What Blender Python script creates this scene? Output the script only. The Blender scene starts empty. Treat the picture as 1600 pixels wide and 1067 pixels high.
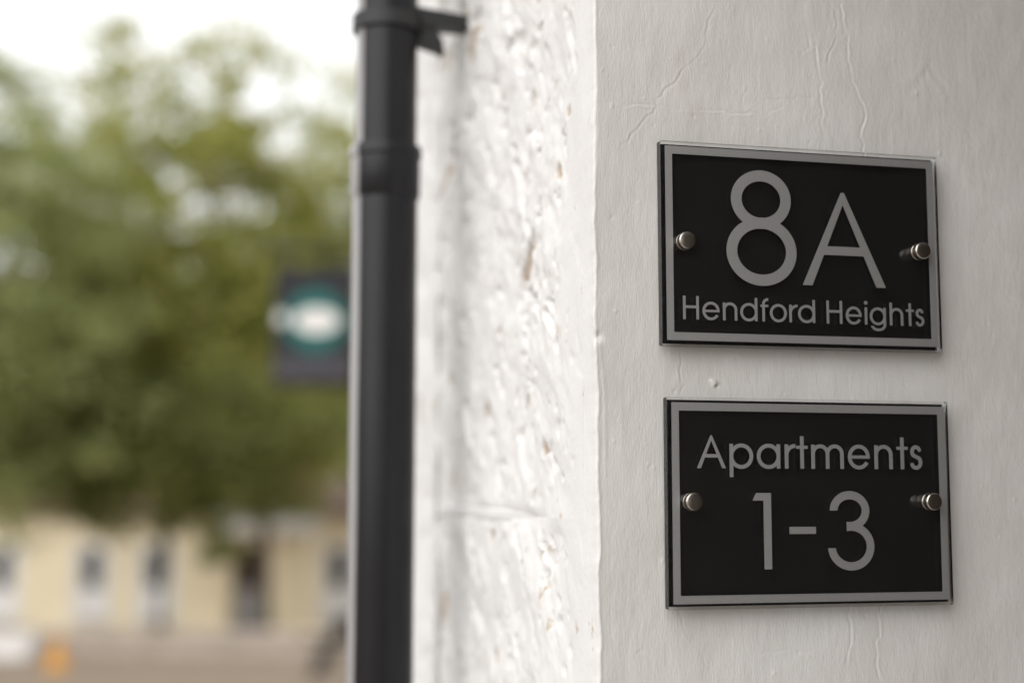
import bpy, bmesh, math, random
import numpy as np
from mathutils import Vector, Matrix
from mathutils.geometry import tessellate_polygon

R = math.radians
scene = bpy.context.scene
COL = scene.collection
random.seed(7)
rng = np.random.default_rng(11)

# ------------------------------------------------------------------ camera
PITCH, ROLL = 0.10713, 0.00214
cam_d = bpy.data.cameras.new('camera')
cam_d.sensor_width = 36.0
cam_d.lens = 49.04
cam_d.clip_start = 0.02
cam_d.clip_end = 2000
cam_d.dof.use_dof = True
cam_d.dof.focus_distance = 1.012
cam_d.dof.aperture_fstop = 2.12
cam = bpy.data.objects.new('camera', cam_d)
COL.objects.link(cam)
cam.location = (0, 0, 1.5)
cam.rotation_euler = (Matrix.Rotation(R(90) + PITCH, 3, 'X') @ Matrix.Rotation(ROLL, 3, 'Z')).to_euler()
scene.camera = cam

# ------------------------------------------------------------------ building frame: local x along the plaque wall, local y along the street front
TH = 0.24045
CORNER = Vector((0.0602, 0.9947, 0.0))
T = Vector((math.cos(TH), math.sin(TH), 0))
B = Vector((-math.sin(TH), math.cos(TH), 0))

# ------------------------------------------------------------------ light (bright overcast, brightest part of the sky to the left of the front)
sun_local = Vector((-0.62, -0.50, 0.60)).normalized()
sun_dir = (T * sun_local.x + B * sun_local.y + Vector((0, 0, 1)) * sun_local.z).normalized()
sd = bpy.data.lights.new('sun', 'SUN')
sd.energy = 1.05
sd.angle = R(75)
sd.color = (1.0, 0.985, 0.96)
sun = bpy.data.objects.new('sun', sd)
COL.objects.link(sun)
sun.location = (-4, -3, 9)
sun.rotation_euler = sun_dir.to_track_quat('Z', 'Y').to_euler()

world = bpy.data.worlds.new('World')
scene.world = world
world.use_nodes = True
wn = world.node_tree
wn.nodes.clear()
wo = wn.nodes.new('ShaderNodeOutputWorld')
wb = wn.nodes.new('ShaderNodeBackground')
sky = wn.nodes.new('ShaderNodeTexSky')
sky.sky_type = 'NISHITA'
sky.sun_disc = False
sky.sun_elevation = math.asin(sun_dir.z)
sky.sun_rotation = math.atan2(sun_dir.x, sun_dir.y)
sky.altitude = 60
sky.air_density = 1.0
sky.dust_density = 4.0
sky.ozone_density = 1.0
hs = wn.nodes.new('ShaderNodeHueSaturation')
hs.inputs['Saturation'].default_value = 0.12
mixw = wn.nodes.new('ShaderNodeMix')
mixw.data_type = 'RGBA'
mixw.inputs[0].default_value = 0.88
mixw.inputs[7].default_value = (7.9, 7.95, 8.0, 1)      # even cloud layer
wn.links.new(sky.outputs[0], hs.inputs['Color'])
wn.links.new(hs.outputs[0], mixw.inputs[6])
wn.links.new(mixw.outputs[2], wb.inputs[0])
wb.inputs[1].default_value = 0.13
wn.links.new(wb.outputs[0], wo.inputs[0])

vs = scene.view_settings
vs.view_transform = 'Standard'
vs.look = 'None'
vs.gamma = 1.0
vs.use_curve_mapping = False
vs.exposure = 0.46
cy = scene.cycles
cy.use_denoising = True
cy.max_bounces = 14
cy.transmission_bounces = 12
cy.transparent_max_bounces = 12
cy.caustics_refractive = True
cy.caustics_reflective = True
cy.sample_clamp_indirect = 6.0

# ------------------------------------------------------------------ helpers
def tag(o, label=None, cat=None, group=None, kind=None):
    if label: o['label'] = label
    if cat: o['category'] = cat
    if group: o['group'] = group
    if kind: o['kind'] = kind
    return o

def link(name, me, mat=None, parent=None, smooth=False):
    o = bpy.data.objects.new(name, me)
    COL.objects.link(o)
    if mat:
        me.materials.append(mat)
    if parent:
        o.parent = parent
    if smooth:
        me.polygons.foreach_set('use_smooth', [True] * len(me.polygons))
    return o

def empty(name, loc=(0, 0, 0), rot=(0, 0, 0)):
    o = bpy.data.objects.new(name, None)
    COL.objects.link(o)
    o.location = loc
    o.rotation_euler = rot
    o.empty_display_size = 0.05
    return o

class MB:
    """collects shapes into one mesh"""
    def __init__(s):
        s.bm = bmesh.new()
    def box(s, x0, x1, y0, y1, z0, z1, bev=0.0, seg=1):
        r = bmesh.ops.create_cube(s.bm, size=1.0)
        vv = r['verts']
        for v in vv:
            v.co = Vector(((x0 + x1) / 2 + v.co.x * (x1 - x0), (y0 + y1) / 2 + v.co.y * (y1 - y0), (z0 + z1) / 2 + v.co.z * (z1 - z0)))
        if bev:
            ee = list({e for v in vv for e in v.link_edges})
            bmesh.ops.bevel(s.bm, geom=ee, offset=bev, segments=seg, affect='EDGES', clamp_overlap=True)
        return s
    def lathe(s, prof, center=(0, 0, 0), axis='Z', n=32):
        rings = []
        c = Vector(center)
        for (r, h) in prof:
            ring = []
            for k in range(n):
                a = 2 * math.pi * k / n
                p = Vector((r * math.cos(a), r * math.sin(a), h))
                if axis == 'Y': p = Vector((p.x, p.z, p.y))
                if axis == 'X': p = Vector((p.z, p.x, p.y))
                ring.append(s.bm.verts.new(c + p))
            rings.append(ring)
        for a, b in zip(rings, rings[1:]):
            for k in range(n):
                s.bm.faces.new((a[k], a[(k + 1) % n], b[(k + 1) % n], b[k]))
        s.bm.faces.new(rings[0][::-1])
        s.bm.faces.new(rings[-1])
        return s
    def tube(s, pts, rad, n=8):
        pts = [Vector(p) for p in pts]
        rads = rad if isinstance(rad, (list, tuple)) else [rad] * len(pts)
        rings = []
        for i, p in enumerate(pts):
            d = (pts[min(i + 1, len(pts) - 1)] - pts[max(i - 1, 0)]).normalized()
            q = d.to_track_quat('Z', 'Y')
            rings.append([s.bm.verts.new(p + q @ Vector((rads[i] * math.cos(2 * math.pi * k / n), rads[i] * math.sin(2 * math.pi * k / n), 0))) for k in range(n)])
        for a, b in zip(rings, rings[1:]):
            for k in range(n):
                s.bm.faces.new((a[k], a[(k + 1) % n], b[(k + 1) % n], b[k]))
        s.bm.faces.new(rings[0][::-1])
        s.bm.faces.new(rings[-1])
        return s
    def prism(s, poly, axis, a0, a1):
        """poly: 2D points; axis 'X' -> (y,z), 'Y' -> (x,z), 'Z' -> (x,y)"""
        def mk(p, a):
            return {'X': (a, p[0], p[1]), 'Y': (p[0], a, p[1]), 'Z': (p[0], p[1], a)}[axis]
        v0 = [s.bm.verts.new(mk(p, a0)) for p in poly]
        v1 = [s.bm.verts.new(mk(p, a1)) for p in poly]
        n = len(poly)
        s.bm.faces.new(v0)
        s.bm.faces.new(v1[::-1])
        for k in range(n):
            s.bm.faces.new((v0[k], v0[(k + 1) % n], v1[(k + 1) % n], v1[k]))
        return s
    def build(s, name, mat, parent=None, smooth=False, auto=None):
        bmesh.ops.recalc_face_normals(s.bm, faces=s.bm.faces[:])
        me = bpy.data.meshes.new(name)
        s.bm.to_mesh(me)
        s.bm.free()
        o = link(name, me, mat, parent, smooth)
        if auto:
            me.set_sharp_from_angle(angle=R(auto))
        return o

def mesh_np(name, verts, quads):
    me = bpy.data.meshes.new(name)
    verts = np.ascontiguousarray(verts, dtype=np.float32)
    quads = np.ascontiguousarray(quads, dtype=np.int32)
    k = quads.shape[1]
    me.vertices.add(len(verts))
    me.vertices.foreach_set('co', verts.ravel())
    me.loops.add(quads.size)
    me.loops.foreach_set('vertex_index', quads.ravel())
    me.polygons.add(len(quads))
    me.polygons.foreach_set('loop_start', np.arange(0, quads.size, k, dtype=np.int32))
    me.update(calc_edges=True)
    return me

# lattice noise -------------------------------------------------------------
_tab = rng.random(4096)
def vnoise(x, y, seed=0):
    xi = np.floor(x).astype(np.int64); yi = np.floor(y).astype(np.int64)
    fx = x - xi; fy = y - yi
    fx = fx * fx * fx * (fx * (fx * 6 - 15) + 10); fy = fy * fy * fy * (fy * (fy * 6 - 15) + 10)
    def h(a, b):
        return _tab[((a * 7919 + b * 104729 + seed * 15731 + (a * b) * 31) ^ ((a + 57 * b) * 13)) & 4095]
    return (h(xi, yi) * (1 - fx) + h(xi + 1, yi) * fx) * (1 - fy) + (h(xi, yi + 1) * (1 - fx) + h(xi + 1, yi + 1) * fx) * fy - 0.5
def fbm(x, y, oct=4, seed=0, gain=0.5):
    s = 0; a = 1.0
    for o in range(oct):
        s = s + a * vnoise(x * 2 ** o + 17.3 * o, y * 2 ** o + 9.1 * o, seed + o)
        a *= gain
    return s

# ------------------------------------------------------------------ materials
class NT:
    def __init__(s, name):
        s.m = bpy.data.materials.new(name)
        s.m.use_nodes = True
        s.t = s.m.node_tree
        s.b = s.t.nodes['Principled BSDF']
    def n(s, typ, **kw):
        nd = s.t.nodes.new(typ)
        for k, v in kw.items():
            if k.startswith('i_'):
                nd.inputs[int(k[2:]) if k[2:].isdigit() else k[2:].replace('_', ' ')].default_value = v
            else:
                setattr(nd, k, v)
        return nd
    def l(s, a, b):
        s.t.links.new(a, b)
    def coords(s, scale=(1, 1, 1), rot=(0, 0, 0)):
        c = s.n('ShaderNodeTexCoord')
        mp = s.n('ShaderNodeMapping')
        mp.inputs['Scale'].default_value = scale
        mp.inputs['Rotation'].default_value = rot
        s.l(c.outputs['Object'], mp.inputs[0])
        return mp.outputs[0]
    def noise(s, vec, scale, detail=4, rough=0.55):
        nd = s.n('ShaderNodeTexNoise')
        nd.inputs['Scale'].default_value = scale
        nd.inputs['Detail'].default_value = detail
        nd.inputs['Roughness'].default_value = rough
        s.l(vec, nd.inputs['Vector'])
        return nd.outputs[0]
    def ramp(s, fac, stops):
        r = s.n('ShaderNodeValToRGB')
        e = r.color_ramp.elements
        e[0].position, e[0].color = stops[0][0], (*stops[0][1], 1)
        e[1].position, e[1].color = stops[-1][0], (*stops[-1][1], 1)
        for p, c in stops[1:-1]:
            q = e.new(p); q.color = (*c, 1)
        s.l(fac, r.inputs[0])
        return r.outputs[0]
    def mix(s, fac, a, b):
        nd = s.n('ShaderNodeMix', data_type='RGBA')
        for sock, v in ((0, fac), (6, a), (7, b)):
            if isinstance(v, (tuple, float, int)):
                nd.inputs[sock].default_value = v if not isinstance(v, tuple) else (*v, 1)
            else:
                s.l(v, nd.inputs[sock])
        return nd.outputs[2]
    def bump(s, height, strength, dist, normal=None):
        nd = s.n('ShaderNodeBump')
        nd.inputs['Strength'].default_value = strength
        nd.inputs['Distance'].default_value = dist
        s.l(height, nd.inputs['Height'])
        if normal: s.l(normal, nd.inputs['Normal'])
        s.l(nd.outputs[0], s.b.inputs['Normal'])
        return nd.outputs[0]
    def set(s, **kw):
        for k, v in kw.items():
            k = k.replace('_', ' ')
            s.b.inputs[k].default_value = (*v, 1) if isinstance(v, tuple) and len(v) == 3 else v
        return s
    def color(s, c):
        s.l(c, s.b.inputs['Base Color'])

def mat_simple(name, col, rough=0.6, metal=0.0, var=0.12, scale=8.0, bump=0.0, bdist=0.002):
    m = NT(name).set(Roughness=rough, Metallic=metal)
    v = m.coords()
    nz = m.noise(v, scale, 5)
    lo = tuple(max(0, c * (1 - var)) for c in col); hi = tuple(min(1, c * (1 + var)) for c in col)
    m.color(m.ramp(nz, [(0.3, lo), (0.7, hi)]))
    if bump:
        m.bump(m.noise(v, scale * 4, 4), bump, bdist)
    return m.m

def mat_plaster():
    m = NT('painted_plaster').set(Roughness=0.5)
    v = m.coords()
    big = m.noise(v, 9, 4)
    col = m.ramp(big, [(0.30, (0.69, 0.662, 0.632)), (0.70, (0.785, 0.764, 0.741))])
    st = m.ramp(m.noise(m.coords((1, 1, 0.35)), 34, 3), [(0.63, (0, 0, 0)), (0.78, (1, 1, 1))])
    col = m.mix(st, col, (0.67, 0.625, 0.58))
    m.color(col)
    brush = m.noise(m.coords((1, 1, 0.26)), 780, 3, 0.55)          # vertical brush marks in the paint
    n1 = m.bump(brush, 0.6, 0.0005)
    grit = m.noise(m.coords((1, 1, 0.5)), 1100, 2, 0.6)
    n2 = m.bump(grit, 0.35, 0.00018, n1)
    lump = m.noise(m.coords((1, 1, 0.55)), 120, 3, 0.5)
    m.bump(lump, 0.3, 0.0008, n2)
    return m.m

def mat_stone_paint():
    m = NT('limewashed_stone').set(Roughness=0.9, Specular_IOR_Level=0.1)
    v = m.coords()
    col = m.ramp(m.noise(v, 14, 4), [(0.3, (0.715, 0.70, 0.685)), (0.7, (0.765, 0.752, 0.74))])
    a = m.noise(m.coords((1, 1.2, 1), (R(28), 0, 0)), 26, 6, 0.65)
    patch = m.ramp(a, [(0.635, (0, 0, 0)), (0.70, (1, 1, 1))])     # places where the limewash has come off the stone
    bare = m.n('ShaderNodeAttribute', attribute_name='bare')
    fac = m.n('ShaderNodeMath', operation='MAXIMUM')
    m.l(patch, fac.inputs[0]); m.l(bare.outputs['Fac'], fac.inputs[1])
    fleck = m.ramp(m.noise(v, 120, 4), [(0.35, (0.46, 0.38, 0.30)), (0.7, (0.62, 0.54, 0.45))])
    m.color(m.mix(fac.outputs[0], col, fleck))
    n1 = m.bump(m.noise(v, 190, 5, 0.65), 0.5, 0.0010)
    m.bump(m.noise(v, 800, 3, 0.6), 0.4, 0.0003, n1)
    return m.m

def mat_acrylic():
    m = NT('clear_acrylic').set(Base_Color=(0.97, 0.975, 0.97), Roughness=0.0, IOR=1.49)
    m.b.inputs['Transmission Weight'].default_value = 1.0
    return m.m

def mat_black():
    m = NT('black_acrylic_backing').set(Roughness=0.5, Specular_IOR_Level=0.06)
    v = m.coords()
    vo = m.n('ShaderNodeTexVoronoi')
    vo.inputs['Scale'].default_value = 95
    m.l(v, vo.inputs['Vector'])
    near = m.ramp(vo.outputs['Distance'], [(0.05, (1, 1, 1)), (0.08, (0, 0, 0))])
    pick = m.ramp(vo.outputs['Color'], [(0.80, (0, 0, 0)), (0.81, (1, 1, 1))])
    dust = m.mix(near, (0.0, 0.0, 0.0), pick)
    m.color(m.mix(dust, (0.0205, 0.0208, 0.0215), (0.20, 0.19, 0.165)))
    return m.m

def mat_silver():
    m = NT('satin_silver_acrylic').set(Roughness=0.5, Metallic=0.65)
    v = m.coords((1, 1, 1))
    m.color(m.ramp(m.noise(v, 900, 2), [(0.3, (0.40, 0.396, 0.392)), (0.7, (0.44, 0.436, 0.431))]))
    return m.m

def mat_steel():
    m = NT('turned_steel').set(Roughness=0.24, Metallic=1.0, Base_Color=(0.62, 0.57, 0.51))
    v = m.coords()
    w = m.n('ShaderNodeTexNoise')
    w.noise_dimensions = '1D'
    ln = m.n('ShaderNodeVectorMath', operation='LENGTH')
    xz = m.n('ShaderNodeVectorMath', operation='MULTIPLY')
    xz.inputs[1].default_value = (1, 0, 1)
    m.l(v, xz.inputs[0]); m.l(xz.outputs[0], ln.inputs[0])
    m.l(ln.outputs['Value'], w.inputs['W'])
    w.inputs['Scale'].default_value = 3800
    w.inputs['Detail'].default_value = 2
    m.bump(w.outputs[0], 0.25, 0.00012)
    return m.m

def mat_pipe():
    m = NT('black_gloss_pipe').set(Roughness=0.3, Specular_IOR_Level=0.28)
    v = m.coords()
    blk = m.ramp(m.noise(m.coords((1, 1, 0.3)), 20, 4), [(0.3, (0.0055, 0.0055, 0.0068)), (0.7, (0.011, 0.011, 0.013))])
    # pale grey band down the street side, picked by direction around the pipe
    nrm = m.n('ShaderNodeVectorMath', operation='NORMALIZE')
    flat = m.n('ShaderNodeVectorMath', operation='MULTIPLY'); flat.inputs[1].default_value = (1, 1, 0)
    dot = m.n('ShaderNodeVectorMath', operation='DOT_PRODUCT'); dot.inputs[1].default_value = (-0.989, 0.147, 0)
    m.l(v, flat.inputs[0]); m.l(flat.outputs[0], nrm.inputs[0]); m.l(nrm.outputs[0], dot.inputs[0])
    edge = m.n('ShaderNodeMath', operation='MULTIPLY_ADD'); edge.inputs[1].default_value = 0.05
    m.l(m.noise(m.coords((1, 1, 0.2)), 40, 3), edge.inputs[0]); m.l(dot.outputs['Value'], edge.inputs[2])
    pale_band = m.ramp(edge.outputs[0], [(0.755, (0, 0, 0)), (0.80, (1, 1, 1))])
    m.color(m.mix(pale_band, blk, (0.33, 0.32, 0.32)))
    m.b.inputs['Coat Weight'].default_value = 0.1
    m.b.inputs['Coat Roughness'].default_value = 0.12
    m.bump(m.noise(m.coords((1, 1, 0.2)), 60, 3), 0.2, 0.001)
    return m.m

def mat_leaf(name, stops, trans):
    m = NT(name).set(Roughness=0.32)
    geo = m.n('ShaderNodeNewGeometry')
    c = m.ramp(geo.outputs['Random Per Island'], stops)
    m.color(c)
    tr = m.n('ShaderNodeBsdfTranslucent')
    m.l(c, tr.inputs[0])
    mx = m.n('ShaderNodeMixShader')
    mx.inputs[0].default_value = trans
    out = m.t.nodes['Material Output']
    m.l(m.b.outputs[0], mx.inputs[1]); m.l(tr.outputs[0], mx.inputs[2]); m.l(mx.outputs[0], out.inputs[0])
    return m.m

M = dict(
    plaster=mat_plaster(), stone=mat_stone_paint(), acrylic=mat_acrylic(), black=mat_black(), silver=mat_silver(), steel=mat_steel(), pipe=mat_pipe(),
    brownstone=mat_simple('brown_painted_timber', (0.115, 0.10, 0.086), 0.6, var=0.2, scale=5),
    cream=mat_simple('cream_limestone', (0.87, 0.755, 0.54), 0.8, var=0.10, scale=1.5),
    white=mat_simple('white_gloss_paint', (0.78, 0.76, 0.74), 0.4, var=0.05),
    glass=mat_simple('dark_window_glass', (0.02, 0.022, 0.025), 0.08, var=0.2),
    tile=mat_simple('red_clay_tile', (0.13, 0.08, 0.055), 0.8, var=0.25, scale=4),
    brick=mat_simple('red_brick', (0.36, 0.17, 0.11), 0.85, var=0.25, scale=6),
    timber=mat_simple('dark_brown_timber', (0.06, 0.035, 0.022), 0.4, var=0.3, scale=5),
    doorgrey=mat_simple('grey_door_paint', (0.36, 0.35, 0.35), 0.5, var=0.08),
    bark=mat_simple('bark', (0.10, 0.075, 0.055), 0.9, var=0.4, scale=6, bump=0.6, bdist=0.02),
    paving=mat_simple('brown_gravel', (0.23, 0.175, 0.125), 0.95, var=0.25, scale=3, bump=0.5, bdist=0.02),
    asphalt=mat_simple('asphalt', (0.055, 0.054, 0.052), 0.9, var=0.2, scale=5),
    flag=mat_simple('grey_paving_stone', (0.30, 0.28, 0.26), 0.9, var=0.15, scale=2),
    kerb=mat_simple('kerb_stone', (0.33, 0.32, 0.30), 0.9, var=0.1),
    lowwall=mat_simple('pinkish_tan_stone', (0.46, 0.39, 0.33), 0.9, var=0.2, scale=4),
    orange=mat_simple('orange_plastic', (0.60, 0.26, 0.003), 0.5, var=0.06),
    charcoal=mat_simple('charcoal_sign_paint', (0.009, 0.0085, 0.0115), 0.65, var=0.15),
    teal=mat_simple('teal_sign_paint', (0.0, 0.11, 0.10), 0.55, var=0.1),
    signwhite=mat_simple('white_sign_vinyl', (0.80, 0.78, 0.75), 0.45, var=0.04),
    signgrey=mat_simple('grey_sign_vinyl', (0.085, 0.08, 0.095), 0.6, var=0.1),
    iron=mat_simple('black_iron', (0.011, 0.011, 0.012), 0.5, var=0.2),
    soil=mat_simple('potting_soil', (0.05, 0.035, 0.025), 0.95),
    leaf_a=mat_leaf('leaves_yellow_green', [(0.0, (0.246, 0.302, 0.067)), (0.45, (0.381, 0.426, 0.101)), (0.8, (0.538, 0.504, 0.157)), (1.0, (0.616, 0.470, 0.202))], 0.55),
    leaf_b=mat_leaf('leaves_mid_green', [(0.0, (0.260, 0.311, 0.116)), (0.6, (0.410, 0.455, 0.180)), (1.0, (0.573, 0.538, 0.231))], 0.55),
    leaf_c=mat_leaf('leaves_dark_green', [(0.0, (0.147, 0.176, 0.051)), (0.6, (0.251, 0.284, 0.079)), (1.0, (0.413, 0.365, 0.115))], 0.5),
)

# ------------------------------------------------------------------ ground
def gz(y):
    if y < 2: return 0.0
    return -2.0 * min(1.0, (y - 2) / 34.0)
gy = [-300, -60, -20, -4, 2, 6, 10, 14, 17, 20, 24, 28, 32, 36, 45, 80, 200, 600]
gx = [-500, -120, -60, -30, -15, -8, -4, 0, 4, 10, 30, 100, 500]
def sheet(name, xs, ys, dz, mat):
    v = [(x, y, gz(y) + dz) for y in ys for x in xs]
    n = len(xs)
    f = [(j * n + i, j * n + i + 1, (j + 1) * n + i + 1, (j + 1) * n + i) for j in range(len(ys) - 1) for i in range(n - 1)]
    return tag(link(name, mesh_np(name, np.array(v), np.array(f)), mat), kind='structure')
tag(sheet('ground', gx, gy, -0.012, M['paving']), 'brown gravel ground falling away towards the cream building')
tag(sheet('road', [-200, -60, -20, -8, 0], [9, 10, 12, 14, 16.6], -0.004, M['asphalt']), 'grey asphalt road crossing in front of the forecourt')
apron = MB()
apron.box(-2.2, 1.0, -6, 3.2, -0.05, 0.0)
ap = apron.build('pavement', M['flag'])
ap.location = CORNER; ap.rotation_euler = (0, 0, TH)
tag(ap, 'grey stone pavement at the foot of the white building', kind='structure')

# ------------------------------------------------------------------ white building
bld = empty('white_building', CORNER, (0, 0, TH))
tag(bld, 'white painted stone building with a recessed doorway carrying the two plaques', 'building')

def px_wall(pts, ox, oy, sc):
    """points picked on the reference as wall positions (metres along the wall, height)"""
    out = []
    cp, sp = math.cos(PITCH), math.sin(PITCH)
    f = 2179.69
    for (a, b) in pts:
        x, y = ox + a / sc, oy + b / sc
        kx, ky = (x - 800) / f, (533.5 - y) / f
        d = Vector((kx, cp - ky * sp, sp + ky * cp))
        nrm = Vector((math.sin(TH), -math.cos(TH), 0))
        s = CORNER.dot(nrm) / d.dot(nrm)
        P = d * s
        out.append(((P - CORNER).dot(T), P.z + 1.5))
    return np.array(out)

S1 = 1600 / 680
CR = []   # (points, kind, width, amplitude): kind 'g' groove, 'r' ridge, 's' step lip (left-facing when amp > 0)
CR.append((px_wall([(460, 0), (455, 30), (430, 75), (425, 150), (405, 185), (380, 215), (345, 245), (320, 285), (285, 315), (260, 350), (240, 390), (205, 425), (185, 455), (150, 490), (110, 540)], 920, 0, S1), 's', 0.0011, -0.0007))
CR.append((px_wall([(90, 378), (180, 385), (250, 390), (370, 405), (450, 410), (540, 418), (590, 420), (650, 425), (690, 405), (725, 370)], 920, 0, S1), 'v', 0.0010, 0.0007))
CR.append((px_wall([(560, 415), (600, 395), (640, 362), (700, 358), (780, 355), (825, 342)], 920, 0, S1), 'v', 0.0009, -0.0005))
CR.append((px_wall([(920, -10), (930, 50), (945, 120), (950, 200), (960, 260), (985, 340), (1005, 380), (1015, 425), (1000, 470), (995, 500), (1003, 555), (1010, 620)], 920, 0, S1), 's', 0.0012, 0.0008))
CR.append((px_wall([(870, 5), (895, 40), (905, 90), (895, 150), (875, 190), (865, 240)], 920, 0, S1), 's', 0.0010, -0.0006))
CR.append((px_wall([(805, 130), (810, 170), (830, 175), (835, 230), (840, 280), (850, 350), (855, 400), (850, 440), (860, 510)], 920, 0, S1), 's', 0.0011, 0.0007))
CR.append((px_wall([(550, 390), (560, 350), (575, 310)], 920, 0, S1), 's', 0.0009, -0.0005))
CR.append((px_wall([(795, 470), (830, 430), (850, 400)], 920, 0, S1), 's', 0.0009, -0.0004))
CR.append((px_wall([(770, 210), (800, 180), (830, 170)], 920, 0, S1), 's', 0.0009, 0.0004))
CR.append((px_wall([(1160, 340), (1200, 280), (1240, 250), (1290, 320), (1330, 380)], 920, 0, S1), 's', 0.004, -0.0006))
CR.append((px_wall([(325, 30), (345, 90), (365, 130), (400, 170), (410, 200), (440, 240), (490, 250), (590, 230), (600, 250), (590, 290)], 920, 940, S1), 's', 0.0009, -0.0005))
CR.append((px_wall([(610, 210), (640, 190), (720, 180), (800, 190), (850, 185)], 920, 940, S1), 'v', 0.0010, 0.0005))
CR.append((px_wall([(960, 0), (965, 100), (955, 180), (950, 230)], 920, 940, S1), 's', 0.0011, 0.0006))
CR.append((px_wall([(1078, -20), (1070, 90), (1060, 170), (1060, 240), (1080, 290)], 920, 940, S1), 's', 0.0012, 0.0006))
CR.append((px_wall([(525, 130), (528, 220)], 920, 940, S1), 's', 0.0009, 0.0004))
CR.append((px_wall([(852, 230), (858, 300), (848, 410), (860, 470), (865, 520)], 900, 500, 5.335), 's', 0.0009, -0.0007))
CR.append((px_wall([(892, 548), (868, 585)], 900, 500, 5.335), 'g', 0.0008, 0.0009))
CR.append((px_wall([(818, 580), (805, 605)], 900, 500, 5.335), 'g', 0.0009, 0.0009))
CR.append((px_wall([(340, 868), (372, 882)], 900, 500, 5.335), 's', 0.0009, -0.0006))
CR.append((px_wall([(640, 20), (642, 130)], 1240, 540, 5.6), 's', 0.0010, 0.0006))
CR.append((px_wall([(480, 60), (490, 120), (470, 160)], 1240, 575, 5.6), 's', 0.0010, 0.0006))

def axis_points(segs):
    out = []
    for a, b, st in segs:
        n = max(1, int(round((b - a) / st)))
        out += list(np.linspace(a, b, n, endpoint=False))
    out.append(segs[-1][1])
    return np.array(out)

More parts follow.
